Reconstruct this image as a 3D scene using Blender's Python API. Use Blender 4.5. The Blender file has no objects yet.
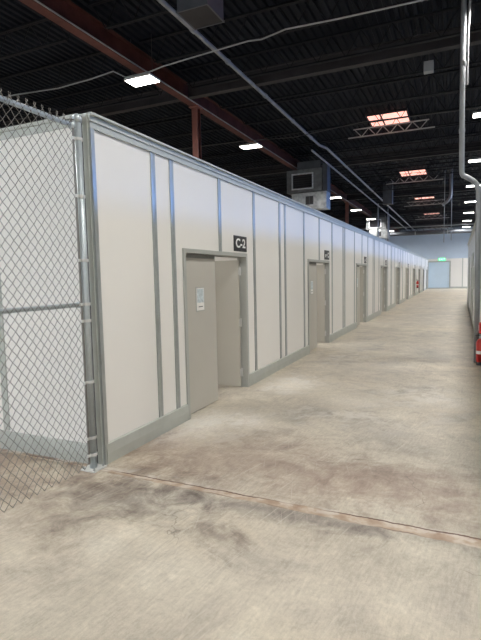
import bpy, math, random
from mathutils import Vector, Matrix

random.seed(7)
S = bpy.context.scene
COL = S.collection

# ------------------------------------------------------------------ helpers
class MB:
    """Collects vertices and faces; build() links them as ONE mesh object."""
    def __init__(self):
        self.v = []; self.f = []
    def box(self, x0, y0, z0, x1, y1, z1):
        b = len(self.v)
        self.v += [(x0,y0,z0),(x1,y0,z0),(x1,y1,z0),(x0,y1,z0),(x0,y0,z1),(x1,y0,z1),(x1,y1,z1),(x0,y1,z1)]
        self.f += [tuple(b+i for i in q) for q in ((0,3,2,1),(4,5,6,7),(0,1,5,4),(1,2,6,5),(2,3,7,6),(3,0,4,7))]
        return self
    def tube(self, pts, r, n=8, cap=True):
        pts = [Vector(p) for p in pts]
        rings = []
        up = None
        for i, p in enumerate(pts):
            if i == 0: d = pts[1]-p
            elif i == len(pts)-1: d = p-pts[i-1]
            else: d = (pts[i+1]-p).normalized()+(p-pts[i-1]).normalized()
            d.normalize()
            if up is None:
                a = Vector((0,0,1)) if abs(d.z) < .9 else Vector((1,0,0))
                up = a
            s = d.cross(up)
            if s.length < 1e-4: s = d.cross(Vector((1,0,0)))
            s.normalize(); u = s.cross(d).normalized(); up = u
            b = len(self.v); rings.append(b)
            rr = r[i] if isinstance(r, (list, tuple)) else r
            for k in range(n):
                t = 2*math.pi*k/n
                self.v.append(tuple(p + s*(rr*math.cos(t)) + u*(rr*math.sin(t))))
        for a, b in zip(rings, rings[1:]):
            for k in range(n):
                self.f.append((a+k, a+(k+1) % n, b+(k+1) % n, b+k))
        if cap:
            self.f.append(tuple(rings[0]+k for k in range(n))[::-1])
            self.f.append(tuple(rings[-1]+k for k in range(n)))
        return self
    def lathe(self, prof, cx, cy, n=20):
        """prof: list of (radius, z) from bottom to top."""
        rings = []
        for r, z in prof:
            rings.append(len(self.v))
            for k in range(n):
                t = 2*math.pi*k/n
                self.v.append((cx+r*math.cos(t), cy+r*math.sin(t), z))
        for a, b in zip(rings, rings[1:]):
            for k in range(n):
                self.f.append((a+k, a+(k+1) % n, b+(k+1) % n, b+k))
        self.f.append(tuple(rings[0]+k for k in range(n))[::-1])
        self.f.append(tuple(rings[-1]+k for k in range(n)))
        return self
    def prism(self, poly, axis, a0, a1):
        """closed outline poly (2D) extruded along axis ('x','y','z')."""
        n = len(poly); b = len(self.v)
        def P(p, a):
            return {'x': (a, p[0], p[1]), 'y': (p[0], a, p[1]), 'z': (p[0], p[1], a)}[axis]
        for a in (a0, a1):
            self.v += [P(p, a) for p in poly]
        for k in range(n):
            self.f.append((b+k, b+(k+1) % n, b+n+(k+1) % n, b+n+k))
        self.f.append(tuple(b+k for k in range(n))[::-1]); self.f.append(tuple(b+n+k for k in range(n)))
        return self
    def build(self, name, mat, parent=None, bevel=0, smooth=False):
        me = bpy.data.meshes.new(name)
        me.from_pydata(self.v, [], self.f)
        import bmesh
        bm = bmesh.new(); bm.from_mesh(me)
        bmesh.ops.recalc_face_normals(bm, faces=bm.faces)
        bm.to_mesh(me); bm.free()
        me.materials.append(mat)
        if smooth:
            for p in me.polygons: p.use_smooth = True
        o = bpy.data.objects.new(name, me); COL.objects.link(o)
        if parent: o.parent = parent
        if bevel:
            m = o.modifiers.new('bevel', 'BEVEL'); m.width = bevel; m.segments = 2; m.limit_method = 'ANGLE'
        return o

def smooth_by_angle(o):
    me = o.data
    for p in me.polygons: p.use_smooth = len(p.vertices) == 4
    return o

def empty(name, loc=(0,0,0)):
    o = bpy.data.objects.new(name, None); COL.objects.link(o)
    o.location = loc; o.empty_display_size = .1
    return o

def tag(o, label, cat, group=None, kind=None):
    o['label'] = label; o['category'] = cat
    if group: o['group'] = group
    if kind: o['kind'] = kind
    return o

def part(o, mb, name, mat, **k):
    """part built in world-size coordinates relative to its thing"""
    return mb.build(name, mat, o, **k)

def dup(root, loc):
    r = root.copy(); COL.objects.link(r); r.location = loc
    for ch in root.children:
        c = ch.copy(); COL.objects.link(c); c.parent = r
        for g in ch.children:
            d = g.copy(); COL.objects.link(d); d.parent = c
    return r

# ------------------------------------------------------------------ materials
class NT:
    def __init__(self, name):
        self.m = bpy.data.materials.new(name); self.m.use_nodes = True
        self.t = self.m.node_tree; self.n = self.t.nodes; self.l = self.t.links
        self.b = self.n['Principled BSDF']
    def node(self, typ, **kw):
        x = self.n.new(typ)
        for k, v in kw.items():
            if k in x.inputs.keys(): x.inputs[k].default_value = v
            else: setattr(x, k, v)
        return x
    def link(self, a, b): self.l.new(a, b)
    def coord(self, scale=(1,1,1), rot=(0,0,0)):
        c = self.node('ShaderNodeTexCoord'); mp = self.node('ShaderNodeMapping')
        mp.inputs['Scale'].default_value = scale; mp.inputs['Rotation'].default_value = rot
        self.link(c.outputs['Object'], mp.inputs['Vector']); return mp.outputs['Vector']
    def noise(self, vec, scale, detail=4, rough=.55, dist=0):
        x = self.node('ShaderNodeTexNoise'); x.inputs['Scale'].default_value = scale
        x.inputs['Detail'].default_value = detail; x.inputs['Roughness'].default_value = rough
        x.inputs['Distortion'].default_value = dist
        self.link(vec, x.inputs['Vector']); return x.outputs['Fac']
    def ramp(self, fac, stops):
        r = self.node('ShaderNodeValToRGB'); e = r.color_ramp.elements
        while len(e) < len(stops): e.new(.5)
        for i, (p, c) in enumerate(stops):
            e[i].position = p; e[i].color = (c[0], c[1], c[2], 1) if hasattr(c, '__len__') else (c, c, c, 1)
        self.link(fac, r.inputs['Fac']); return r.outputs['Color']
    def math(self, op, a, b=None, clamp=False):
        x = self.node('ShaderNodeMath', operation=op); x.use_clamp = clamp
        for i, s in enumerate((a, b)):
            if s is None: continue
            if isinstance(s, (int, float)): x.inputs[i].default_value = s
            else: self.link(s, x.inputs[i])
        return x.outputs[0]
    def mix(self, fac, a, b, blend='MIX'):
        x = self.node('ShaderNodeMix', data_type='RGBA', blend_type=blend)
        for s, i in ((fac, x.inputs[0]), (a, x.inputs[6]), (b, x.inputs[7])):
            if isinstance(s, (int, float)): i.default_value = s
            elif isinstance(s, (tuple, list)): i.default_value = (*s[:3], 1)
            else: self.link(s, i)
        return x.outputs[2]
    def bump(self, h, strength=.2, dist=.01):
        x = self.node('ShaderNodeBump'); x.inputs['Strength'].default_value = strength
        x.inputs['Distance'].default_value = dist
        self.link(h, x.inputs['Height']); self.link(x.outputs['Normal'], self.b.inputs['Normal'])

def plain(name, col, rough=.5, metal=0., var=.06, scale=6., spec=None):
    """paint or metal with a slight procedural unevenness"""
    t = NT(name)
    v = t.coord()
    f = t.noise(v, scale, 4)
    a = tuple(max(0, c*(1-var)) for c in col); b = tuple(min(1, c*(1+var)) for c in col)
    t.link(t.ramp(f, [(.3, a), (.7, b)]), t.b.inputs['Base Color'])
    t.b.inputs['Roughness'].default_value = rough; t.b.inputs['Metallic'].default_value = metal
    if spec is not None: t.b.inputs['Specular IOR Level'].default_value = spec
    return t.m

def emit(name, col, strength):
    t = NT(name)
    t.b.inputs['Base Color'].default_value = (*col, 1)
    t.b.inputs['Emission Color'].default_value = (*col, 1)
    t.b.inputs['Emission Strength'].default_value = strength
    return t.m

M = {}
M['panel'] = plain('white_panel', (.80, .782, .745), .42, var=.015, scale=.8)
M['galv'] = plain('galvanized_steel', (.41, .435, .43), .32, .55, var=.07, scale=9)
M['galv_dull'] = plain('dull_galvanized_steel', (.47, .49, .455), .5, .25, var=.05, scale=5)
M['wire'] = plain('fence_wire', (.185, .175, .16), .5, .2, var=.1, scale=20)
M['pipe'] = plain('fence_pipe', (.50, .55, .57), .48, .6, var=.05, scale=25)
M['door'] = plain('grey_door_paint', (.475, .455, .405), .42, var=.02, scale=2)
M['frame'] = plain('grey_frame_paint', (.40, .41, .385), .42, var=.03, scale=3)
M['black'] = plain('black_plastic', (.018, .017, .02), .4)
M['white_letter'] = plain('white_lettering', (.85, .85, .84), .5)
M['paper'] = plain('paper', (.80, .79, .76), .5)
M['paper_blue'] = plain('paper_blue_print', (.54, .61, .63), .5, var=.22, scale=25)
M['ink'] = plain('grey_ink', (.16, .17, .18), .6)
M['deck'] = plain('dark_deck', (.0105, .0125, .018), .7, .0, var=.25, scale=1.2, spec=.12)
M['joist'] = plain('dark_steel', (.0085, .009, .011), .6, .0, var=.3, scale=3, spec=.15)
M['joist_lit'] = plain('skylit_joist_grey', (.34, .335, .33), .5, .1, var=.15, scale=3)  # joist steel made pale for the skylight falling on it
M['girder'] = plain('brown_grey_steel', (.030, .027, .029), .6, .0, var=.25, scale=2, spec=.2)
M['redsteel'] = plain('red_oxide_steel', (.088, .030, .026), .6, .0, var=.25, scale=2.5, spec=.2)
M['redcol'] = plain('red_oxide_column', (.15, .050, .036), .5, .0, var=.2, scale=3)
M['duct'] = plain('galvanized_duct', (.36, .37, .375), .42, .75, var=.3, scale=5)
M['duct_mid'] = plain('grey_duct', (.17, .175, .18), .45, .6, var=.3, scale=4)
M['duct_bright'] = plain('bright_zinc_flange', (.66, .68, .70), .3, .6, var=.3, scale=9)
M['duct_dark'] = plain('dull_duct', (.075, .08, .09), .5, .5, var=.15, scale=4)
M['conduit'] = plain('grey_conduit', (.26, .27, .28), .45, .2, var=.08, scale=8)
M['whitepipe'] = plain('white_pipe', (.24, .24, .245), .5, .0, var=.2, scale=4)
M['plate'] = plain('zinc_plate', (.62, .62, .60), .45, .2)
M['frame_shaded'] = plain('shaded_grey_frame', (.20, .20, .185), .5)  # frame grey darkened for the shade under the door head
M['cable'] = plain('cable_grey', (.045, .042, .04), .6)
M['housing'] = plain('light_housing', (.55, .55, .54), .4, .2)
M['lens'] = emit('light_lens', (1.0, .97, .90), 14)
M['skylight'] = emit('skylight_glazing', (1.0, .52, .44), 1.3)
M['exit'] = emit('exit_face', (.03, .75, .30), 1.1)
M['exit_text'] = emit('exit_lettering', (.75, 1.0, .85), 1.5)
M['red'] = plain('red_enamel', (.55, .03, .025), .3)
M['outer_wall'] = plain('outer_wall_paint', (.52, .62, .75), .6, var=.05, scale=.6)
M['dark_wall'] = plain('dark_side_wall', (.10, .11, .13), .7)
M['shutter'] = plain('shutter_paint', (.62, .75, .86), .45, .0, var=.03, scale=1)

def floor_material():
    t = NT('worn_concrete')
    v = t.coord()
    big = t.noise(v, .35, 5, .6, .4)
    mid = t.noise(v, 1.3, 8, .66, .7)
    mot = t.noise(v, 4.2, 10, .74, .6)
    fine = t.noise(v, 26, 8, .75)
    grit = t.noise(v, 140, 3, .7)
    base = t.ramp(mid, [(.30, (.385, .345, .288)), (.45, (.505, .450, .368)), (.58, (.565, .508, .415)), (.72, (.65, .60, .505))])
    tint = t.ramp(big, [(.30, (.86, .87, .88)), (.5, (1.0, 1.0, 1.0)), (.70, (1.05, 1.02, .96))])
    c = t.mix(1.0, base, tint, 'MULTIPLY')
    c = t.mix(.75, c, t.ramp(mot, [(.34, .76), (.46, .97), (.56, 1.03), (.66, 1.18)]), 'MULTIPLY')
    ms = t.node('ShaderNodeMapping'); ms.inputs['Scale'].default_value = (34, 5, 1)
    t.link(t.coord((1, 1, 1), (0, 0, .12)), ms.inputs['Vector'])
    c = t.mix(.5, c, t.ramp(t.noise(ms.outputs['Vector'], 1.6, 6, .7), [(.32, .74), (.5, 1.0), (.68, 1.2)]), 'MULTIPLY')
    c = t.mix(.6, c, t.ramp(fine, [(.3, .72), (.7, 1.12)]), 'MULTIPLY')
    c = t.mix(.25, c, t.ramp(grit, [(.3, .6), (.7, 1.2)]), 'MULTIPLY')
    co = t.node('ShaderNodeTexCoord'); sx = t.node('ShaderNodeSeparateXYZ'); t.link(co.outputs['Object'], sx.inputs[0])
    X, Y = sx.outputs['X'], sx.outputs['Y']
    wob = t.math('ADD', t.math('MULTIPLY', t.math('SUBTRACT', mid, .5), 2.6), t.math('MULTIPLY', t.math('SUBTRACT', mot, .5), 2.2))
    def blob(x, y, rx, ry, soft=.8):
        dx = t.math('DIVIDE', t.math('SUBTRACT', X, x), rx); dy = t.math('DIVIDE', t.math('SUBTRACT', Y, y), ry)
        d = t.math('SQRT', t.math('ADD', t.math('MULTIPLY', dx, dx), t.math('MULTIPLY', dy, dy)))
        d = t.math('ADD', d, wob)
        return t.math('SUBTRACT', 1.0, t.math('DIVIDE', t.math('SUBTRACT', d, 1-soft), soft*1.4, True), True)
    # old dark soiling, brown soiling and pale mineral bloom, each with a shape of its own
    for x, y, rx, ry, colr, k in (
            (.60, 3.05, .70, .40, (.285, .265, .235), .75),
            (1.55, 3.24, .9, .13, (.235, .215, .195), .75),
            (2.5, 3.27, .8, .10, (.26, .235, .21), .6),
            (-1.0, 3.1, 1.7, .95, (.27, .21, .165), .9),
            (1.1, 4.05, 2.1, .80, (.385, .315, .260), .85),
            (2.7, 4.0, 1.2, .5, (.385, .315, .262), .75),
            (2.4, 5.6, .7, .7, (.36, .335, .30), .5),
            (1.3, 8.6, .9, 1.3, (.39, .365, .325), .5),
            (2.4, 11.5, .9, 2.4, (.37, .35, .32), .5),
            (.7, 13, .6, 2.4, (.40, .38, .345), .5),
            (.30, 4.95, .36, .65, (.74, .71, .65), .85),
            (.55, 7.4, .40, .60, (.72, .68, .61), .8),
            (.75, 5.3, .25, .30, (.66, .62, .57), .6),
            (1.7, 6.6, .5, .35, (.62, .58, .51), .55),
            (2.0, 9.4, .45, .5, (.60, .56, .49), .5),
            (2.9, 7.1, .4, .4, (.60, .56, .50), .5),
            (1.9, 2.4, .9, .45, (.62, .57, .49), .3),
            (1.8, 22, 1.5, 7, (.385, .365, .33), .55)):
        c = t.mix(t.math('MULTIPLY', blob(x, y, rx, ry), k), c, tuple(q/r for q, r in zip(colr, (.47, .425, .355))), 'MULTIPLY')
    # crusty white mineral bloom in patches
    crust = t.ramp(t.noise(v, 3.1, 9, .72, .8), [(.47, 0), (.56, 1)])
    for x, y, rx, ry, k in ((.35, 5.0, .55, .75, .6), (.6, 7.5, .55, .8, .55), (2.0, 5.9, .9, .5, .4), (2.5, 7.3, .8, .8, .4), (.9, 10.2, .8, 1.1, .4), (.55, 3.42, .6, .10, .5)):
        c = t.mix(t.math('MULTIPLY', t.math('MULTIPLY', blob(x, y, rx, ry), crust), k), c, (.72, .69, .635))
    # drag marks: long thin scuffs in several directions
    for rot, sc, lo, hi, colr, k in ((.25, (38, 1.1, 1), .60, .68, (.68, .63, .54), .34), (-.30, (46, 1.3, 1), .63, .69, (.66, .61, .53), .28),
                                     (.75, (60, 1.6, 1), .64, .70, (.66, .61, .53), .22), (.05, (22, .7, 1), .60, .72, (.30, .27, .235), .4), (1.5, (30, .8, 1), .64, .72, (.33, .30, .265), .35)):
        mp2 = t.node('ShaderNodeMapping'); mp2.inputs['Scale'].default_value = sc
        t.link(t.coord((1, 1, 1), (0, 0, rot)), mp2.inputs['Vector'])
        s = t.noise(mp2.outputs['Vector'], 1.4, 3, .5)
        patch = t.ramp(t.noise(v, .9, 2), [(.40, 0), (.60, 1)])
        c = t.mix(t.math('MULTIPLY', t.math('MULTIPLY', t.ramp(s, [(lo, 0), (hi, 1)]), patch), k), c, colr)
    # hairline cracks
    vo = t.node('ShaderNodeTexVoronoi', feature='DISTANCE_TO_EDGE'); vo.inputs['Scale'].default_value = .55
    wn = t.node('ShaderNodeTexNoise'); wn.inputs['Scale'].default_value = 3.2; wn.inputs['Detail'].default_value = 5
    t.link(v, wn.inputs['Vector'])
    va = t.node('ShaderNodeVectorMath', operation='MULTIPLY_ADD'); va.inputs[1].default_value = (.5, .5, 0)
    t.link(wn.outputs['Color'], va.inputs[0]); t.link(v, va.inputs[2]); t.link(va.outputs[0], vo.inputs['Vector'])
    crack = t.ramp(vo.outputs['Distance'], [(.0, 1), (.004, 0)])
    gate = t.ramp(t.noise(v, 1.1, 3), [(.54, 0), (.60, 1)])
    c = t.mix(t.math('MULTIPLY', t.math('MULTIPLY', crack, gate), .6), c, (.15, .125, .105))
    # the control joint across the corridor at y = 3.4: tan filler between two ragged edges, chipped pale at the left
    jn = t.noise(v, 5, 5, .6)
    jy = t.math('ADD', t.math('SUBTRACT', Y, 3.41), t.math('MULTIPLY', X, .020))
    jy = t.math('ADD', jy, t.math('MULTIPLY', t.math('SUBTRACT', jn, .5), .055))
    half = t.math('ADD', .020, t.math('MULTIPLY', X, .011))
    strip = t.ramp(t.math('SUBTRACT', t.math('ABSOLUTE', jy), half), [(.0, 1), (.012, 0)])
    sc_ = t.ramp(t.noise(v, 6, 4), [(.35, (.33, .22, .15)), (.50, (.44, .33, .24)), (.64, (.60, .52, .43))])
    c = t.mix(t.math('MULTIPLY', strip, .85), c, sc_)
    chip = t.math('MULTIPLY', t.ramp(t.math('ABSOLUTE', t.math('SUBTRACT', jy, .03)), [(.02, 1), (.06, 0)]), t.ramp(t.noise(v, 4.5, 4), [(.50, 0), (.58, 1)]))
    c = t.mix(t.math('MULTIPLY', chip, .55), c, (.66, .61, .54))
    line = t.ramp(t.math('ABSOLUTE', t.math('SUBTRACT', jy, half)), [(.004, 1), (.011, 0)])
    c = t.mix(t.math('MULTIPLY', line, t.ramp(t.noise(v, 1.6, 3), [(.36, .1), (.55, .95)])), c, (.11, .055, .042))
    line2 = t.ramp(t.math('ABSOLUTE', t.math('ADD', jy, half)), [(.003, 1), (.009, 0)])
    c = t.mix(t.math('MULTIPLY', line2, t.ramp(t.noise(v, 2.1, 3), [(.45, 0), (.6, .8)])), c, (.17, .12, .10))
    t.link(c, t.b.inputs['Base Color'])
    t.link(t.ramp(mid, [(.3, .50), (.7, .66)]), t.b.inputs['Roughness'])
    t.b.inputs['Specular IOR Level'].default_value = .30
    h = t.math('SUBTRACT', t.math('MULTIPLY', fine, .4), t.math('MULTIPLY', line, 1.0))
    t.bump(h, .25, .004)
    return t.m
M['floor'] = floor_material()

# ------------------------------------------------------------------ dimensions (metres; corridor runs along +y, left partition face at x = 0)
H = 3.22
XR = 3.5
BX0, BX1, BY0, BY1 = -22.0, 18.0, -12.0, 70.0
DECK = 7.62
DOOR_PITCH = 5.44
doors = [5.05 + DOOR_PITCH*k for k in range(10)]     # frame outer left edge
doors[1] = 10.36; doors[2] = 15.90
DW, DH = 1.92, 2.10

# ------------------------------------------------------------------ building shell
tag(MB().box(BX0, BY0, -.2, BX1, BY1, 0).build('floor', M['floor']), 'worn beige concrete floor with a rusty joint across it', 'floor', kind='structure')

deck = MB(); p = .2; x = BX0; prof = []
while x < BX1:
    prof += [(x, DECK), (x+.075, DECK), (x+.1, DECK+.06), (x+.175, DECK+.06)]; x += p
prof.append((x, DECK))
b = len(deck.v)
for px, pz in prof:
    deck.v += [(px, BY0, pz), (px, BY1, pz)]
for i in range(len(prof)-1):
    deck.f.append((b+2*i, b+2*i+1, b+2*i+3, b+2*i+2))
ceil_o = deck.build('ceiling', M['deck'])
tag(ceil_o, 'dark ribbed metal roof deck over the warehouse', 'ceiling', kind='structure')
tag(MB().box(BX0-.2, BY0, DECK+.07, BX1+.2, BY1, DECK+.3).build('roof', M['deck']), 'flat roof above the dark ribbed deck', 'roof', kind='structure')

tag(MB().box(BX0-.2, BY1, 0, BX1+.2, BY1+.2, DECK+.3).build('wall_far_outer', M['outer_wall']), 'tall blue-grey end wall of the warehouse above the partition', 'wall', kind='structure')
DX0, DX1, DZ1 = -8.6, -3.4, 4.2  # dock opening added behind the camera to bring daylight onto the end wall
tag(MB().box(BX0-.2, BY0-.2, 0, DX0, BY0, DECK+.3).box(DX1, BY0-.2, 0, BX1+.2, BY0, DECK+.3).box(DX0, BY0-.2, DZ1, DX1, BY0, DECK+.3).build('wall_back', M['outer_wall']), 'warehouse wall behind the camera', 'wall', kind='structure')
tag(MB().box(BX0-.2, BY0, 0, BX0, BY1, DECK+.3).build('wall_left_outer', M['dark_wall']), 'dark outer side wall beyond the white rooms', 'wall', kind='structure')
# right outer wall with a clerestory of daylight openings
WZ0, WZ1, WY0, WY1 = 5.75, 7.15, 21.0, 66.0
wr = MB().box(BX1, BY0, 0, BX1+.2, BY1, WZ0).box(BX1, BY0, WZ1, BX1+.2, BY1, DECK+.3)
wr.box(BX1, BY0, WZ0, BX1+.2, WY0, WZ1).box(BX1, WY1, WZ0, BX1+.2, BY1, WZ1)
tag(wr.build('wall_right_outer', M['dark_wall']), 'dark outer side wall with a strip of high windows', 'wall', kind='structure')
nwin = 15; ww = (WY1-WY0)/nwin
for k in range(nwin):
    y0 = WY0+k*ww; y1 = y0+ww
    f = MB().box(BX1+.06, y0, WZ0, BX1+.12, y0+.05, WZ1).box(BX1+.06, y1-.05, WZ0, BX1+.12, y1, WZ1)
    f.box(BX1+.06, y0+.05, WZ0, BX1+.12, y1-.05, WZ0+.05).box(BX1+.06, y0+.05, WZ1-.05, BX1+.12, y1-.05, WZ1)
    tag(f.build('window_%d' % (k+1), M['frame']), 'grey frame of a high open window in the right outer wall', 'window', 'high windows of the right outer wall', 'structure')
po = bpy.data.lights.new('sky_portal', 'AREA'); po.shape = 'RECTANGLE'
po.size = WY1-WY0; po.size_y = WZ1-WZ0; po.cycles.is_portal = True
poo = bpy.data.objects.new('sky_portal', po); COL.objects.link(poo)
poo.location = (BX1+.16, (WY0+WY1)/2, (WZ0+WZ1)/2); poo.rotation_euler = (math.radians(90), 0, math.radians(90))

dk = bpy.data.lights.new('added_dock_portal', 'AREA'); dk.shape = 'RECTANGLE'; dk.size = DX1-DX0; dk.size_y = DZ1; dk.cycles.is_portal = True
dko = bpy.data.objects.new('added_dock_portal', dk); COL.objects.link(dko)
dko.location = ((DX0+DX1)/2, BY0-.16, DZ1/2); dko.rotation_euler = (math.radians(90), 0, math.radians(180))
df = MB().box(DX0-.1, BY0, 0, DX0, BY0+.06, DZ1+.1).box(DX1, BY0, 0, DX1+.1, BY0+.06, DZ1+.1).box(DX0, BY0, DZ1, DX1, BY0+.06, DZ1+.1)
tag(df.build('door_21', M['frame']), 'frame of an added unseen dock door that lets daylight onto the end wall', 'door', kind='structure')

# sky: deep blue on the side of the high windows, bright white on the side of the added dock door
W = bpy.data.worlds.new('world'); S.world = W; W.use_nodes = True
wt = W.node_tree; bg = wt.nodes['Background']
wc = wt.nodes.new('ShaderNodeTexCoord'); wx = wt.nodes.new('ShaderNodeSeparateXYZ'); wr_ = wt.nodes.new('ShaderNodeValToRGB')
wt.links.new(wc.outputs['Generated'], wx.inputs[0]); 
mr = wt.nodes.new('ShaderNodeMapRange'); mr.inputs['From Min'].default_value = -1; mr.inputs['From Max'].default_value = 1
wt.links.new(wx.outputs['Y'], mr.inputs['Value']); wt.links.new(mr.outputs['Result'], wr_.inputs['Fac'])
e = wr_.color_ramp.elements
e[0].position = .22; e[0].color = (.82, .90, 1.0, 1); e[1].position = .42; e[1].color = (.20, .56, 1.48, 1)
wt.links.new(wr_.outputs['Color'], bg.inputs['Color']); bg.inputs['Strength'].default_value = 15

# ------------------------------------------------------------------ roof steel
BEAMX0, BEAMX1 = -4.50, -4.27
def ibeam_y(x0, x1, z0, z1, y0, y1):
    c = (x0+x1)/2; tf = .022; tw = .012
    return MB().prism([(x0,z0),(x1,z0),(x1,z0+tf),(c+tw,z0+tf),(c+tw,z1-tf),(x1,z1-tf),(x1,z1),(x0,z1),(x0,z1-tf),(c-tw,z1-tf),(c-tw,z0+tf),(x0,z0+tf)], 'y', y0, y1)
def ibeam_x(y0, y1, z0, z1, x0, x1):
    c = (y0+y1)/2; tf = .022; tw = .012
    return MB().prism([(y0,z0),(y1,z0),(y1,z0+tf),(c+tw,z0+tf),(c+tw,z1-tf),(y1,z1-tf),(y1,z1),(y0,z1),(y0,z1-tf),(c-tw,z1-tf),(c-tw,z0+tf),(y0,z0+tf)], 'x', x0, x1)

tag(ibeam_y(BEAMX0, BEAMX1, 6.92, 7.40, BY0, BY1).build('roof_beam', M['redsteel']), 'long dark red steel beam running along the ceiling over the white rooms', 'beam', kind='structure')
cols_y = [2.4, 13.46, 24.5, 35.6, 46.7, 57.8]
for y in cols_y:
    c = empty('steel_column', (-4.385, y, 0))
    part(c, MB().prism([(-.10,-.10),(.10,-.10),(.10,-.085),(.008,-.085),(.008,.085),(.10,.085),(.10,.10),(-.10,.10),(-.10,.085),(-.008,.085),(-.008,-.085),(-.10,-.085)], 'z', .02, 6.89), 'shaft', M['redcol'])
    part(c, MB().box(-.16, -.16, 6.89, .16, .16, 6.92), 'cap_plate', M['redcol'])
    part(c, MB().box(-.17, -.17, 0, .17, .17, .02), 'base_plate', M['redcol'])
    where = {13.46: 'red steel column rising behind the wall near the first double door', 35.6: 'red steel column rising behind the wall between the two grey air units'}.get(y)
    tag(c, where or 'red steel column under the red beam hidden behind the white partition', 'column', None if where else 'hidden columns under the red beam', 'structure')
for y in cols_y[1:]:
    tag(ibeam_x(y-.75, y-.55, 6.95, 7.35, BEAMX1, BX1).build('cross_beam', M['girder']), {13.46: 'nearest grey steel girder crossing the ceiling above the corridor'}.get(y, 'grey steel girder crossing the dark ceiling further down the corridor'), 'beam', 'girders crossing above the corridor', 'structure')
    tag(ibeam_x(y-.75, y-.55, 6.95, 7.35, BX0, BEAMX0).build('cross_beam', M['girder']), 'grey steel girder crossing the ceiling left of the red beam', 'beam', 'girders left of the red beam', 'structure')

# bar joists: chords and a zigzag web, running across the building
JP = 1.825
sky_y = [8.7, 19.62, 30.5, 41.2, 52.0, 63.0]
def joist_parts(x0, x1):
    L = x1-x0
    top = MB().box(x0, -.045, DECK-.06, x1, -.006, DECK-.02).box(x0, .006, DECK-.06, x1, .045, DECK-.02)
    bot = MB().box(x0+.45, -.04, 7.0, x1-.45, -.006, 7.035).box(x0+.45, .006, 7.0, x1-.45, .04, 7.035)
    web = MB(); n = int(round((L-.1)/.36)); d = (L-.1)/n
    for i in range(n):
        a, b = (DECK-.04, 7.02) if i % 2 == 0 else (7.02, DECK-.04)
        xa, xb = x0+.05+i*d, x0+.05+(i+1)*d
        if i == 0: b = 7.02
        web.tube([(xa, 0, a), (xb, 0, b)], .011, 4, False)
    return top, bot, web
def joist_proto(x0, x1, mat):
    o = empty('bar_joist')
    t, b, w = joist_parts(x0, x1)
    part(o, t, 'top_chord', mat); part(o, b, 'bottom_chord', mat); part(o, w, 'web', mat)
    return o
protoR = protoL = protoG = None
y = BY0+.6
ys = []
while y < BY1-.5:
    ys.append(y); y += JP
for y in ys:
    if y > 55:      # far joists read as plain lines
        pass
    near_girder = any(abs(y-(c-.65)) < .25 for c in cols_y[1:])
    if near_girder: continue
    # the joist under each skylight is a separate short piece coloured as lit
    if protoR is None:
        protoR = joist_proto(BEAMX1+.0, BX1, M['joist']); o = protoR
        protoL = joist_proto(BX0, BEAMX0, M['joist']); ol = protoL
    else:
        o = dup(protoR, (0,0,0)); ol = dup(protoL, (0,0,0))
    o.location = (0, y, 0); ol.location = (0, y, 0)
    tag(o, 'dark open web joist across the ceiling above the corridor', 'joist', 'dark joists above the corridor', 'structure')
    tag(ol, 'dark open web joist across the ceiling left of the red beam', 'joist', 'dark joists left of the red beam', 'structure')

# ------------------------------------------------------------------ skylights, each with a truss coloured as lit below its near edge
sky_words = ['pink skylight above the top edge of the picture', 'nearest pink skylight over the corridor', 'second pink skylight down the corridor',
             'third pink skylight down the corridor', 'fourth pink skylight down the corridor', 'farthest pink skylight by the blue end wall']
for k, y in enumerate(sky_y):
    s = empty('window_%d' % (nwin+1+k), (-.22, y, DECK-.10))
    w, d = 1.48, 1.75
    fr = MB().box(0, -d/2, 0, .04, d/2, .1).box(w-.04, -d/2, 0, w, d/2, .1).box(.04, -d/2, 0, w-.04, -d/2+.04, .1).box(.04, d/2-.04, 0, w-.04, d/2, .1)
    fr.box(.50, -d/2+.04, 0, .54, d/2-.04, .1)
    part(s, fr, 'window_frame', M['girder'])
    part(s, MB().box(.04, -d/2+.04, .05, .50, d/2-.04, .07), 'pane', M['skylight'])
    part(s, MB().box(.54, -d/2+.04, .05, w-.04, d/2-.04, .07), 'pane', M['skylight'])
    tag(s, sky_words[k], 'skylight', 'skylights over the corridor', 'structure')
    # short joist stretch, the skylight's light put into its pale grey
    tr = empty('roof_truss', (.45, y-.05, 0))
    x0, x1 = -1.25, 1.5
    part(tr, MB().box(x0, -.03, 7.32, x1, .03, 7.355), 'top_chord', M['joist_lit'])
    part(tr, MB().box(x0-.2, -.03, 7.02, x1+.2, .03, 7.06), 'bottom_chord', M['joist_lit'])
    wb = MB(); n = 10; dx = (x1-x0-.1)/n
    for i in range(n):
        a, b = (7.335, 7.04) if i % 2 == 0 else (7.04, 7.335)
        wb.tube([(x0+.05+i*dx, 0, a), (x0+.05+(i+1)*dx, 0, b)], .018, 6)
    part(tr, wb, 'web', M['joist_lit'])
    tag(tr, 'grey zigzag truss coloured as lit, under the ' + sky_words[k].replace('pink ', ''), 'truss', 'trusses under the skylights', 'structure')

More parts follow.
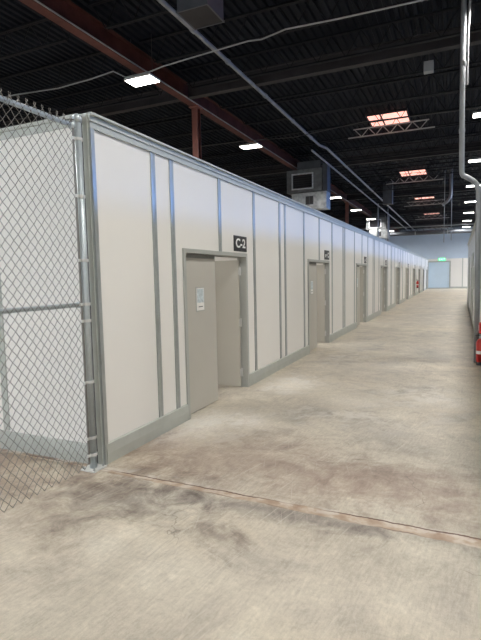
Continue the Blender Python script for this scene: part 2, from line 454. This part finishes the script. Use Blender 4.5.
# ------------------------------------------------------------------ LED high bay lights
LED_W = 200
def light_proto():
    o = empty('ceiling_light')
    part(o, MB().box(-.38, -.23, .0, .38, .23, .05).box(-.16, -.12, .05, .16, .12, .10), 'housing', M['housing'], bevel=.006)
    for s in (-1, 1):
        part(o, MB().box(-.36, .02 if s > 0 else -.21, -.012, .36, .21 if s > 0 else -.02, 0), 'lens', M['lens'])
    la = bpy.data.lights.new('light_beam', 'AREA'); la.shape = 'RECTANGLE'; la.size = .70; la.size_y = .40
    la.energy = LED_W; la.color = (1.0, .985, .945); la.spread = math.radians(165)
    lo = bpy.data.objects.new('light_beam', la); COL.objects.link(lo); lo.parent = o; lo.location = (0, 0, -.018)
    for s in (-1, 1):
        part(o, MB().tube([(s*.3, 0, .05), (s*.3, 0, DECK-6.58)], .005, 6), 'hanger', M['cable'])
    return o
lp = None
ord_ = ['nearest', 'second', 'third', 'fourth', 'fifth', 'sixth', 'seventh', 'eighth', 'ninth']
for X, word in ((-4.15, 'left row over the white rooms'), (3.72, 'right row above the right partition'), (-11.9, 'added unseen row left of the rooms'), (11.55, 'added unseen row right of the corridor')):  # the two outermost rows are added out of view to brighten the walls
    for k in range(-3 if X > 0 else -2, 9 if abs(X) < 5 else (2 if X < 0 else 9)):
        if X > 10 and 0 <= k < 4: continue
        y = 10.35+6.85*k
        if lp is None: lp = light_proto(); o = lp
        else: o = dup(lp, (0,0,0))
        o.location = (X, y, 6.58)
        if k >= 0: lab = 'lit white ceiling light, %s of the %s' % (ord_[k], word)
        else: lab = 'lit ceiling light %s, %s' % ('above the camera' if k == -1 else 'behind the camera' if k == -2 else 'far behind the camera', word)
        tag(o, lab, 'light', 'ceiling lights of the ' + word.split(' ')[0] + ' row')

for X, w_ in ((6.3, 'nearer'), (9.6, 'farther')):  # two lights added out of view to brighten the far wall
    o = dup(lp, (X, 53.4, 6.58))
    tag(o, 'added unseen light over the far cross aisle, the one %s the corridor' % ('nearer' if X < 8 else 'farther from'), 'light', 'added lights brightening the far wall')

# ------------------------------------------------------------------ left partition: panels, studs, cap, baseboard
YE = 57.0
wl = MB()
edges = [3.50]
for d in doors: edges += [d+.03, d+DW-.03]
edges.append(YE)
for a, b_ in zip(edges[0::2], edges[1::2]):
    if b_ > a: wl.box(-.10, a, 0, 0, b_, H-.02)
for d in doors:
    if d < YE: wl.box(-.10, d+.03, DH-.03, 0, min(d+DW-.03, YE), H-.02)
wall_left = wl.build('wall_left', M['panel'])
tag(wall_left, 'long white panel partition on the left with grey double doors', 'wall', kind='structure')

def stud(y, z0, w=.078):
    m = MB()
    m.prism([(0, y-w/2), (.012, y-w/2), (.012, y-w/2+.018), (.007, y-w/2+.022), (.007, y+w/2-.022), (.012, y+w/2-.018), (.012, y+w/2), (0, y+w/2)], 'z', z0, H-.13)
    return part(wall_left, m, 'joint_strip', M['galv'])
fixed = [(4.48, 0), (4.85, 0), (6.07, 1), (7.30, 0), (8.53, 0), (8.84, 0), (10.08, 0), (11.34, 1), (12.62, 0), (13.95, 0), (14.18, 0), (15.62, 0), (16.95, 1)]
for y, over in fixed: stud(y, DH+.001 if over else .2)
for d in doors[2:]:
    for dy, over in ((2.22, 0), (3.44, 0), (3.76, 0), (4.98, 0), (6.45, 1)):
        yy = d+dy
        if yy < YE-.1 and (not over or any(abs(yy-1.0-q) < .5 for q in doors)): stud(yy, DH+.001 if over else .2)
part(wall_left, MB().box(.0, 3.50, .0, .018, 3.556, H-.13).box(0.018, 3.50, 0, .026, 3.52, H-.13), 'corner_post', M['galv'])
part(wall_left, MB().box(-.11, 3.50, H-.02, .05, YE, H).box(.0, 3.50, H-.13, .022, YE, H-.02).box(.022, 3.50, H-.075, .035, YE, H-.06), 'top_cap', M['galv_dull'])

bb = MB()
for a, b_ in zip([3.53]+[d+DW for d in doors], [d for d in doors]+[YE]):
    if a < YE: bb.prism([(.0,.0),(.020,.0),(.026,.1),(.020,.19),(.0,.2)], 'y', a+.001, min(b_, YE)-.001)
tag(bb.build('baseboard_left', M['galv_dull']), 'grey metal baseboard along the foot of the left partition', 'baseboard', kind='structure')

# end of the rooms, facing the camera
we = MB().box(-7.0, 3.50, 0, -.10, 3.60, H-.02)
wall_end = we.build('wall_end', M['panel'])
tag(wall_end, 'white end wall of the rooms behind the chain link fence', 'wall', kind='structure')
part(wall_end, MB().box(-7.0, 3.485, H-.10, -.11, 3.50, H-.035).box(-7, 3.47, H-.03, -.11, 3.61, H+.0), 'top_cap', M['galv_dull'])
for xx in (-1.25, -2.47, -3.69, -4.91, -6.13):
    part(wall_end, MB().box(xx-.04, 3.488, .2, xx+.04, 3.50, H-.13), 'joint_strip', M['galv_dull'])
part(wall_end, MB().box(-.052, 3.484, 0, -.0, 3.50, H-.02), 'corner_post', M['galv_dull'])
part(wall_end, MB().box(-.10, 3.494, 0, -.054, 3.50, H-.02), 'corner_gap_shade', M['black'])  # black strip standing in for the shade in the gap beside the post
tag(MB().prism([(3.5, 0), (3.475, 0), (3.470, .1), (3.475, .18), (3.5, .19)], 'x', -7.0, -.11).build('baseboard_end', M['galv_dull']), 'grey baseboard at the foot of the end wall behind the fence', 'baseboard', kind='structure')

# back of the rooms and dividing walls (closing what the open doors look into)
rb = MB().box(-4.1, 3.60, 0, -4.0, YE, H-.02)
tag(rb.build('wall_rooms_back', M['panel']), 'white back wall inside the rooms', 'wall', kind='structure')
for d in doors[:-1]:
    tag(MB().box(-4.0, d+3.6, 0, -.10, d+3.7, H-.02).build('wall_divider', M['panel']), 'white wall dividing two of the rooms', 'wall', 'walls between the rooms', 'structure')

# ------------------------------------------------------------------ double doors
def door_proto():
    d = empty('door_1')
    # frame: jambs and head, with a stop
    fr = MB().box(-.13, 0, 0, .022, .05, DH).box(-.13, DW-.05, 0, .022, DW, DH).box(-.13, .05, DH-.05, .022, DW-.05, DH)
    fr.box(-.125, .05, 0, -.095, .065, DH-.05).box(-.125, DW-.065, 0, -.095, DW-.05, DH-.05).box(-.125, .065, DH-.065, -.095, DW-.065, DH-.05)
    part(d, fr, 'door_frame', M['frame'])
    part(d, MB().box(-.100, .053, .012, -.055, .962, DH-.105), 'door_leaf', M['door'], bevel=.002)
    part(d, MB().box(-.088, .052, DH-.103, -.066, .975, DH-.051), 'head_stop', M['frame_shaded'])
    lf = part(d, MB().box(-1.00, DW-.11, .012, -.085, DW-.066, DH-.10), 'door_leaf', M['door'], bevel=.002)
    for z in (.24, 1.03, 1.83):
        h = MB().tube([(-.074, DW-.074, z-.065), (-.074, DW-.074, z+.065)], .016, 10).box(-.085, DW-.118, z-.055, -.080, DW-.075, z+.055)
        part(lf, h, 'hinge', M['plate'])
    return d
dp = None
words = ['nearest', 'second', 'third', 'fourth', 'fifth', 'sixth', 'seventh', 'eighth', 'ninth', 'tenth']
for k, y in enumerate(doors):
    if y+DW > YE: continue
    if dp is None: dp = door_proto(); o = dp
    else: o = dup(dp, (0,0,0))
    o.name = 'door_%d' % (k+1); o.location = (0, y, 0)
    tag(o, 'grey double door, %s along the left partition, right leaf open' % words[k], 'door', 'double doors of the left partition', 'structure')

# ------------------------------------------------------------------ signs above the doors
def text_mesh(name, body, size, mat, parent, loc, rot, ext=.002, bold=0.0, sx=1.0):
    cu = bpy.data.curves.new(name, 'FONT'); cu.body = body; cu.size = size; cu.extrude = ext; cu.offset = bold
    cu.align_x = 'CENTER'; cu.align_y = 'CENTER'
    tmp = bpy.data.objects.new(name, cu); COL.objects.link(tmp)
    dg = bpy.context.evaluated_depsgraph_get()
    me = bpy.data.meshes.new_from_object(tmp.evaluated_get(dg))
    bpy.data.objects.remove(tmp)
    me.materials.clear(); me.materials.append(mat)
    o = bpy.data.objects.new(name, me); COL.objects.link(o); o.parent = parent
    o.location = loc; o.rotation_euler = rot; o.scale = (sx, 1, 1)
    return o
R90 = (math.radians(90), 0, math.radians(90))
sp2 = None
for k, y in enumerate(doors):
    if y+DW > YE: continue
    if k == 0 or sp2 is None:
        s = empty('door_sign')
        part(s, MB().box(0, -.235, -.115, .008, .235, .115), 'plate', M['black'], bevel=.002)
        if k == 0:
            text_mesh('lettering', 'C-2', .185, M['white_letter'], s, (.010, 0, 0), R90, .002, .004, 1.25)
        else:
            # the characters cannot be made out at this distance: white strokes only
            for a in ((-.17, -.06, -.10, .015), (-.04, -.02, .03, .02), (.08, -.065, .17, -.02), (.08, .02, .17, .065)):
                part(s, MB().box(.008, a[0], a[1], .011, a[2], a[3]), 'lettering', M['white_letter'])
            sp2 = s
    else:
        s = dup(sp2, (0,0,0))
    s.location = (0.002, y+1.70, DH+.14)
    tag(s, ('black sign reading C-2 in white above the nearest double door' if k == 0 else 'small black sign above the %s double door along the partition' % words[k]), 'sign', 'black signs over the doors')

np_ = None
for k, y in enumerate(doors[:5]):
    if np_ is None:
        s = empty('door_notice')
        part(s, MB().box(0, -.115, -.16, .004, .115, .16), 'backing', M['frame'])
        part(s, MB().box(.004, -.10, -.145, .006, .10, .145), 'sheet', M['paper'])
        part(s, MB().box(.006, -.085, -.045, .007, .085, .135), 'picture', M['paper_blue'])
        part(s, MB().box(.006, -.055, -.105, .007, .06, -.092), 'text_line', M['ink'])
        np_ = s
    else: s = dup(np_, (0,0,0))
    s.location = (-.055, y+.51, 1.465)
    tag(s, 'small framed notice on the closed left leaf of the %s double door' % words[k], 'notice', 'notices on the doors')

# ------------------------------------------------------------------ right partition
RY0 = 3.95
RYE = 29.5
XR2 = 4.0
M['panel_metal'] = plain('grey_metal_panel', (.78, .79, .80), .30, .25, var=.04, scale=1.5)
wall_right = MB().box(XR, RY0, 0, XR+.10, RYE, H).build('wall_right', M['panel_metal'])
tag(wall_right, 'grey and white partition on the right seen edge-on', 'wall', kind='structure')
y = RY0+.05
while y < RYE:
    part(wall_right, MB().box(XR-.006, y-.045, .2, XR, y+.045, H-.13), 'joint_strip', M['galv'])
    y += 1.22
part(wall_right, MB().box(XR-.05, RY0, H-.02, XR+.12, RYE, H+.01).box(XR-.012, RY0, H-.13, XR, RYE, H-.02), 'top_cap', M['galv_dull'])
tag(MB().prism([(XR, 0), (XR-.010, 0), (XR-.014, .1), (XR-.010, .19), (XR, .2)], 'y', RY0, RYE).build('baseboard_right', M['galv_dull']), 'grey baseboard along the foot of the right partition', 'baseboard', kind='structure')
wall_right2 = MB().box(XR2, RYE, 0, XR2+.1, 50.8, H).box(XR+.1, RYE-.1, 0, XR2+.1, RYE, H).build('wall_right_setback', M['panel'])
tag(wall_right2, 'white partition on the right, set back behind the nearer section', 'wall', kind='structure')
y = RYE+.3
while y < 50.7:
    part(wall_right2, MB().box(XR2-.012, y-.04, .0, XR2, y+.04, H-.02), 'joint_strip', M['galv'])
    y += 1.22
part(wall_right2, MB().box(XR2-.03, RYE, H-.02, XR2+.12, 50.8, H+.01), 'top_cap', M['galv_dull'])
for y0 in (13.0, 18.4, 23.9):
    d = empty('door_0', (XR, y0, 0))
    part(d, MB().box(-.03, 0, 0, -.001, .06, DH+.3).box(-.03, 1.86, 0, -.001, DW, DH+.3).box(-.03, .06, DH+.22, -.001, 1.86, DH+.3), 'door_frame', M['galv_dull'])
    part(d, MB().box(-.012, .06, .01, -.001, .955, DH+.22), 'door_leaf', M['frame'])
    part(d, MB().box(-.012, .965, .01, -.001, 1.86, DH+.22), 'door_leaf', M['frame'])
    d.name = 'door_%d' % (int(y0/5.44)+10)
    tag(d, 'grey double door in the right partition seen edge-on', 'door', 'double doors of the right partition', 'structure')

# ------------------------------------------------------------------ far partition with roller shutter
wf = MB().box(-6, YE, 0, -.02, YE+.12, H).box(2.24, YE, 0, 12, YE+.12, H).box(-.02, YE, 2.88, 2.24, YE+.12, H)
wall_far = wf.build('wall_far', M['panel'])
tag(wall_far, 'white partition closing the far end of the corridor', 'wall', kind='structure')
for xx in (3.45,):
    part(wall_far, MB().box(xx-.05, YE-.012, .2, xx+.05, YE, H), 'joint_strip', M['galv_dull'])
part(wall_far, MB().box(2.30, YE-.02, 0, 7, YE, .2), 'base_strip', M['galv_dull'])
rd = empty('door_20', (1.11, YE, 0))
sl = MB(); z = .02
while z < 2.86:
    sl.prism([(.05, z), (.035, z+.02), (.035, z+.09), (.05, z+.11), (.07, z+.11), (.07, z)], 'x', -1.10, 1.10); z += .11
part(rd, sl, 'shutter_curtain', M['shutter'])
part(rd, MB().box(-1.18, -.03, 0, -1.06, .03, 2.9).box(1.06, -.03, 0, 1.18, .03, 2.9), 'guide_rail', M['galv_dull'])
part(rd, MB().box(-1.18, -.05, 2.86, 1.18, .03, 2.98), 'shutter_hood', M['galv_dull'])
part(rd, MB().box(-1.05, .02, .0, 1.05, .05, .10), 'bottom_bar', M['galv'])
tag(rd, 'pale blue roller shutter at the far end of the corridor', 'door', kind='structure')

ex = empty('exit_sign', (1.40, YE-.02, 3.14))
part(ex, MB().box(-.38, -.06, -.19, .38, .02, .19), 'case', M['housing'], bevel=.008)
part(ex, MB().box(-.35, -.066, -.165, .35, -.060, .165), 'face', M['exit'])
text_mesh('lettering', 'EXIT', .30, M['exit_text'], ex, (0, -.068, 0), (math.radians(90), 0, 0), .002, .004)
tag(ex, 'green lit exit sign above the far roller shutter', 'sign')

# ------------------------------------------------------------------ chain link fence in line with the left partition
FX = -.038
fen = empty('chain_link_fence', (FX, 3.405, 0))
def zigzag_mesh(y0, y1, z0, z1, dw, dh, r, n=5):
    m = MB(); i = 0; y = y0
    hw, hh = dw/2, dh/2
    nz = int((z1-z0)/hh)
    while y+hw <= y1+1e-6:
        pts = []
        for j in range(nz+1):
            side = (j+i) % 2
            pts.append((.0035*(1 if (j % 2) else -1), y+hw*side, z0+j*hh))
        m.tube(pts, r, n, False)
        y += hw; i += 1
    # twisted barbs along the top
    y = y0; i = 0
    zt = z0+nz*hh
    while y < y1-1e-6:
        if (nz+i) % 2: 
            yy = y+hw
            for s in (-1, 1):
                m.tube([(0, yy+s*hw*.55, zt-hh*.55), (s*.006, yy+s*.004, zt-.004), (-s*.006, yy-s*.004, zt+.018), (s*.004, yy-s*.010, zt+.034)], r, n, False)
        y += hw; i += 1
    return m
YF0 = .25-3.405
part(fen, zigzag_mesh(YF0, -.045, .03, 3.150, .078, .092, .0029), 'chain_link_mesh', M['wire'])
part(fen, MB().tube([(-.02, YF0, 3.075), (-.02, -.03, 3.085)], .0215, 14), 'top_rail', M['pipe'], smooth=True)
part(fen, MB().tube([(-.03, YF0, 1.53), (-.03, -.03, 1.525)], .0205, 12), 'middle_rail', M['pipe'], smooth=True)
ps = part(fen, MB().tube([(0, 0, .012), (0, 0, 3.14)], .034, 20), 'terminal_post', M['pipe'])
smooth_by_angle(ps)
part(ps, MB().lathe([(.041, 3.115), (.042, 3.15), (.036, 3.172), (.018, 3.186), (.003, 3.19)], 0, 0, 20), 'post_cap', M['pipe'], smooth=True)
part(ps, MB().box(-.085, -.085, 0, .085, .085, .012), 'base_plate', M['plate'])
for sx in (-1, 1):
    for sy in (-1, 1):
        part(ps, MB().lathe([(.011, .012), (.011, .024), (.006, .025), (.006, .036)], sx*.062, sy*.062, 6), 'anchor_bolt', M['galv'])
part(fen, MB().box(-.006, -.062, .06, .006, -.045, 3.13), 'tension_bar', M['wire'])
part(fen, MB().lathe([(.030, 3.055), (.032, 3.085), (.030, 3.115)], -.018, -.045, 14), 'rail_cup', M['pipe'], smooth=True)
part(fen, MB().lathe([(.028, 1.50), (.03, 1.525), (.028, 1.55)], -.026, -.045, 14), 'rail_cup', M['pipe'], smooth=True)
for z in (2.97, 2.48, 1.92, 1.53, 1.38, .82, .30, .14):
    b_ = MB().lathe([(.0395, z-.013), (.0405, z-.012), (.0405, z+.012), (.0395, z+.013)], 0, 0, 20)
    b_.box(-.010, -.072, z-.013, .010, -.036, z+.013)
    part(fen, b_, 'tension_band', M['plate'])
for q in range(7):
    yy = -.30-.42*q
    part(fen, MB().tube([(-.02+.026*math.cos(a), yy+.003*a, 3.08+.026*math.sin(a)) for a in [i*.55 for i in range(13)]], .0022, 5), 'wire_tie', M['wire'])
tag(fen, 'galvanized chain link fence with round end post beside the white wall', 'fence')

# ------------------------------------------------------------------ air units, ducts
def air_unit(loc, label):
    o = empty('air_unit', loc)     # origin: near face, left edge, bottom of the lower box
    # upper plenum with a flanged dark opening, 1.75 wide
    def ring(x0, z0, x1, z1, t, y0, y1):
        return MB().box(x0, y0, z0, x1, y1, z0+t).box(x0, y0, z1-t, x1, y1, z1).box(x0, y0, z0+t, x0+t, y1, z1-t).box(x1-t, y0, z0+t, x1, y1, z1-t)
    part(o, MB().box(0, .06, .86, 1.75, .10, 1.04).box(0, .06, 1.68, 1.75, .10, 1.92).box(0, .06, 1.04, .32, .10, 1.68).box(1.28, .06, 1.04, 1.75, .10, 1.68)
         .box(0, .10, .86, .04, .8, 1.92).box(1.71, .10, .86, 1.75, .8, 1.92).box(.04, .10, .86, 1.71, .8, .90).box(.04, .10, 1.88, 1.71, .8, 1.92), 'upper_box', M['duct_mid'])
    part(o, ring(.26, .98, 1.34, 1.74, .06, 0, .06), 'flange', M['duct_bright'], bevel=.006)
    lv = MB()
    for i in range(6):
        z = 1.06+i*.104
        lv.prism([(.10, z), (.16, z+.06), (.165, z+.055), (.105, z-.005)], 'x', .32, 1.28)
    part(o, lv, 'louver', M['black'])
    part(o, MB().box(.30, .30, 1.02, 1.30, .32, 1.70), 'filter', M['black'])
    part(o, MB().box(.28, -.05, 0, 2.0, .7, .80), 'lower_box', M['duct'], bevel=.01)
    gr = MB().box(.98, -.062, .22, 1.36, -.05, .62)
    g = part(o, gr, 'grille', M['duct_dark'])
    part(g, MB().box(1.01, -.066, .25, 1.15, -.062, .59).box(1.19, -.066, .25, 1.33, -.062, .59), 'grille_opening', M['black'])
    part(o, MB().box(1.78, .1, .80, 2.0, .7, 2.1), 'side_duct', M['duct_dark'])
    part(o, MB().box(.52, .12, 1.92, 1.65, .75, 2.30), 'top_duct', M['duct_dark'])
    part(o, MB().box(.3, .2, .80, 1.7, .7, .86), 'connector', M['duct_dark'])
    for xx in (.05, 1.7):
        for yy in (.22, .68):
            part(o, MB().tube([(xx, yy, 2.30), (xx, yy, 2.66)], .012, 6), 'hanger_rod', M['joist'])
    tag(o, label, 'air unit', 'galvanized air units over the rooms')
    return o
au = air_unit((-4.72, 23.0, 4.90), 'nearer galvanized air unit with dark opening above the left partition')
a2 = dup(au, (-4.72, 45.5, 4.90)); tag(a2, 'farther galvanized air unit with dark opening above the left partition', 'air unit', 'galvanized air units over the rooms')

def duct_drop(loc):
    o = empty('ceiling_duct', loc)
    t = MB()
    x0, x1, y0, y1, h, w = -.285, .285, -.31, .31, DECK-6.2-.002, .012
    t.box(x0, y0, 0, x1, y0+w, h).box(x0, y1-w, 0, x1, y1, h).box(x0, y0+w, 0, x0+w, y1-w, h).box(x1-w, y0+w, 0, x1, y1-w, h)
    part(o, t, 'duct_side', M['duct_dark'])
    part(o, MB().box(x0+w, y0+w, .005, x1-w, y1-w, .02), 'diffuser_face', M['girder'])
    part(o, MB().box(x0-.015, y0-.015, .0, x1+.015, y0, .03).box(x0-.015, y1, 0, x1+.015, y1+.015, .03).box(x0-.015, y0, 0, x0, y1, .03).box(x1, y0, 0, x1+.015, y1, .03), 'rim', M['duct_dark'])
    return o
d1 = duct_drop((-1.105, 7.76, 6.2)); tag(d1, 'square galvanized duct hanging at the top edge of the picture', 'duct', 'square duct drops')
d2 = dup(d1, (-1.2, 33.0, 6.2)); tag(d2, 'small square duct hanging beside the far air unit', 'duct', 'square duct drops')

# ------------------------------------------------------------------ pipes, conduit, cables under the roof
pp = empty('sprinkler_pipe', (0, 0, 0))
part(pp, MB().tube([(-2.17, -6, 6.94), (-2.17, 18.6, 6.94), (-2.17, 19.6, 6.94), (-2.02, 20.2, 6.94), (-2.02, 21, 6.94), (-1.95, 64, 6.94)], .048, 10), 'pipe', M['whitepipe'])
for yy in (5.2, 9.4, 11.1, 13.6, 16.2, 18.4, 24, 30, 36):
    xx = -2.17 if yy < 19 else -2.02+.0016*(yy-21)
    part(pp, MB().tube([(xx, yy-.06, 6.94), (xx, yy+.06, 6.94)], .062, 10), 'coupling', M['conduit'])
tag(pp, 'long white pipe running along under the dark deck', 'pipe')
p2 = MB().tube([(-2.45, 19.5, 6.75), (-2.45, 60, 6.75)], .04, 8).build('branch_pipe', M['whitepipe'])
tag(p2, 'thinner pale pipe beside the long white ceiling pipe', 'pipe')
tag(MB().tube([(-4.25, BY0+.1, 6.945), (-4.25, BY1-.1, 6.945)], .018, 8).build('conduit', M['whitepipe']), 'thin pale conduit along the edge of the red beam', 'conduit')
cab = [(-12, 10.09, 6.95), (-8.1, 10.09, 6.83), (-6.6, 10.09, 6.74), (-5.5, 10.09, 6.78), (-4.85, 10.13, 6.86), (-4.5, 10.15, 6.66), (-3.8, 10.15, 6.66), (-3.4, 10.12, 6.70), (-2.4, 10.09, 6.74), (-1.2, 10.09, 6.80), (-.9, 10.09, 6.77), (-.36, 10.09, 6.86), (.7, 10.09, 6.82), (2.4, 10.1, 6.8), (2.75, 10.1, 6.79), (3.25, 10.1, 6.76), (3.45, 10.15, 6.66), (3.8, 10.15, 6.66)]
tag(MB().tube(cab, .016, 6).build('ceiling_cable', M['conduit']), 'sagging cable strung across the ceiling to the nearest left light', 'cable')
for k, yy in enumerate((16.93, 30.64, 37.49)):
    tag(MB().tube([(-12, yy, 6.9), (-4.3, yy, 6.74), (-2.4, yy, 6.62), (0, yy, 6.80), (3.7, yy, 6.70)], .014, 6).build('ceiling_cable', M['cable']), 'dark cable strung across the ceiling to the %s pair of lights' % ('second', 'fourth', 'fifth')[k], 'cable', 'dark ceiling cables')
# junction box hanging below the nearest girder
jb = empty('junction_box', (2.28, 13.0, 6.56))
part(jb, MB().box(-.11, -.1, 0, .11, .1, .24), 'case', M['conduit'], bevel=.01)
part(jb, MB().tube([(0, 0, .24), (0, 0, 1.0)], .012, 6), 'hanger', M['cable'])
tag(jb, 'small grey box hanging under the nearest crossing girder', 'box')

# grey pipe dropping on the right to the top of the partition
vp = empty('drop_pipe', (3.03, 10.3, 0))
pts = [(-.01, 0, 7.55), (0, 0, 4.9), (.015, 0, 3.72)]
pts += [(.02, 0, 3.62), (.045, 0, 3.565), (.09, 0, 3.545), (.16, 0, 3.50), (.235, 0, 3.44), (.285, 0, 3.37), (.31, 0, 3.28), (.315, 0, 3.16), (.325, 0, 2.2), (.34, 0, .0)]
part(vp, MB().tube(pts, .048, 14), 'pipe', M['conduit'], smooth=True)
part(vp, MB().tube([(.115, -.05, 7.5), (.105, -.05, 6.9), (.08, -.05, 6.2), (.075, -.05, 5.2)], .020, 8), 'thin_conduit', M['whitepipe'])
for z in (4.4, 5.6, 2.55):
    xx = .005 if z > 3 else .32
    part(vp, MB().lathe([(.052, z-.04), (.055, z), (.052, z+.04)], xx, 0, 14), 'coupling', M['conduit'])
tag(vp, 'tall grey pipe dropping on the right and bending toward the partition', 'pipe')
eb = empty('switch_box', (3.36, 11.2, 1.40))
part(eb, MB().box(-.09, -.16, 0, .11, .16, .46), 'case', M['galv_dull'], bevel=.008)
part(eb, MB().box(-.10, -.14, .03, -.09, .14, .43), 'cover', M['galv'])
part(eb, MB().tube([(.0, 0, .46), (.0, 0, 1.75)], .018, 8), 'riser', M['conduit'])
tag(eb, 'grey metal switch box on the right partition behind the drop pipe', 'box')

el = empty('vent_elbow', (2.57, 30.2, 0))
part(el, MB().tube([(0, 0, 7.5), (0, 0, 6.15), (-.04, 0, 5.95), (-.14, 0, 5.78), (-.40, 0, 5.58)], .085, 12), 'pipe', M['whitepipe'], smooth=True)
part(el, MB().tube([(-.36, 0, 5.61), (-.44, 0, 5.55)], .10, 12), 'collar', M['conduit'])
tag(el, 'white bent vent pipe hanging near the far skylights', 'pipe')
for xx, z0, lab in ((2.24, 3.46, 'thin cable hanging in front of the blue wall, left of the white elbow'), (2.62, 3.56, 'thin cable hanging in front of the blue wall, right one of two')):
    tag(MB().tube([(xx, 30.4, 7.5), (xx, 30.4, z0)], .022, 6).build('hanging_cable', M['conduit']), lab, 'cable', 'cables hanging before the blue wall')
dr = empty('round_duct', (0, 52.5, 5.75))
part(dr, MB().tube([(-9, 0, .05), (9, 0, -.05)], .20, 16), 'duct', M['duct_dark'], smooth=True)
for xx in (-7, -4, -1, 2, 5):
    part(dr, MB().tube([(xx, 0, .2), (xx, 0, 1.7)], .015, 6), 'hanger', M['cable'])
    part(dr, MB().tube([(xx-.03, 0, .05-.0055*(xx+9)), (xx+.03, 0, .05-.0055*(xx+9))], .212, 16), 'band', M['galv'])
tag(dr, 'round grey duct crossing in front of the blue end wall', 'duct')
cp = empty('cross_pipe', (0, 50.8, 0))
part(cp, MB().tube([(-9, 0, 6.3), (9, 0, 6.15)], .05, 8), 'pipe', M['conduit'])
for xx in (-7, -4, -1, 2, 5, 8):
    part(cp, MB().tube([(xx, 0, 6.24-.00833*xx), (xx, 0, DECK)], .012, 6), 'hanger', M['cable'])
tag(cp, 'thin pipe crossing above the round duct at the far end', 'pipe')
for xx, yy in ((-3.0, 41.0), (-2.6, 44.0), (-3.6, 50.0)):
    tag(MB().tube([(xx, yy, 0), (xx, yy, 7.4)], .05, 8).build('riser_pipe', M['conduit']), 'grey vertical pipe beside the farther air unit', 'pipe', 'vertical pipes by the farther air unit')

# ------------------------------------------------------------------ fire extinguishers
def extinguisher(loc, label, s=1.0, floor=True):
    o = empty('fire_extinguisher', loc); o.scale = (s, s, s)
    part(o, MB().lathe([(.070, 0), (.074, .01), (.074, .07), (.066, .075)], 0, 0, 20), 'foot_ring', M['black'])
    part(o, MB().lathe([(.066, .06), (.080, .075), (.080, .44), (.074, .50), (.05, .55), (.028, .57)], 0, 0, 24), 'cylinder', M['red'], smooth=True)
    part(o, MB().lathe([(.0812, .24), (.0812, .31)], 0, 0, 24), 'label_band', M['paper'])
    part(o, MB().lathe([(.022, .57), (.022, .62), (.016, .63)], 0, 0, 12), 'valve', M['galv'])
    part(o, MB().box(-.10, -.012, .625, .03, .012, .64).box(-.09, -.012, .655, .03, .012, .668), 'handle', M['black'])
    part(o, MB().tube([(.02, 0, .60), (.075, 0, .60), (.10, 0, .54), (.10, 0, .25)], .011, 8), 'hose', M['black'])
    tag(o, label, 'fire extinguisher', 'red fire extinguishers')
    return o
# the near one stands on the floor below its red cabinet on the right partition
e1 = extinguisher((3.425, 10.05, 0), 'red fire extinguisher on the floor by the right partition', .88)
cb = empty('alarm_box', (3.42, 10.05, .60))
part(cb, MB().box(-.025, -.11, 0, .08, .11, .20), 'case', M['red'], bevel=.012)
part(cb, MB().box(-.031, -.08, .05, -.025, .08, .15), 'cover', M['paper'])
tag(cb, 'red box on the right partition above the extinguisher', 'box')
e2 = extinguisher((.105, 40.75, .55), 'red fire extinguisher hung on the left partition between far doors', 1.0)
part(e2, MB().box(-.105, -.06, .35, -.08, .06, .45), 'bracket', M['red'])

# ------------------------------------------------------------------ camera (481 x 640 frame)
F, YAW, PITCH, ROLL, CX, CH = 483.97, .4226, .0898, -.0200, 3.0188, 1.75
cam = bpy.data.cameras.new('camera'); co = bpy.data.objects.new('camera', cam); COL.objects.link(co)
cam.sensor_fit = 'HORIZONTAL'; cam.sensor_width = 36; cam.lens = 36*F/481
cam.clip_start = .05; cam.clip_end = 300
f = Vector((-math.sin(YAW)*math.cos(PITCH), math.cos(YAW)*math.cos(PITCH), -math.sin(PITCH)))
r = Vector((math.cos(YAW), math.sin(YAW), 0)); u = r.cross(f)
r2 = r*math.cos(ROLL)+u*math.sin(ROLL); u2 = -r*math.sin(ROLL)+u*math.cos(ROLL)
m = Matrix((r2, u2, -f)).transposed().to_4x4(); m.translation = Vector((CX, 0, CH))
co.matrix_world = m
S.camera = co

S.view_settings.view_transform = 'Standard'; S.view_settings.look = 'None'
S.view_settings.exposure = 0.0; S.view_settings.gamma = 1.0; S.view_settings.use_curve_mapping = False
S.cycles.max_bounces = 8; S.cycles.diffuse_bounces = 4; S.cycles.glossy_bounces = 3
S.cycles.sample_clamp_indirect = 8; S.cycles.use_light_tree = True
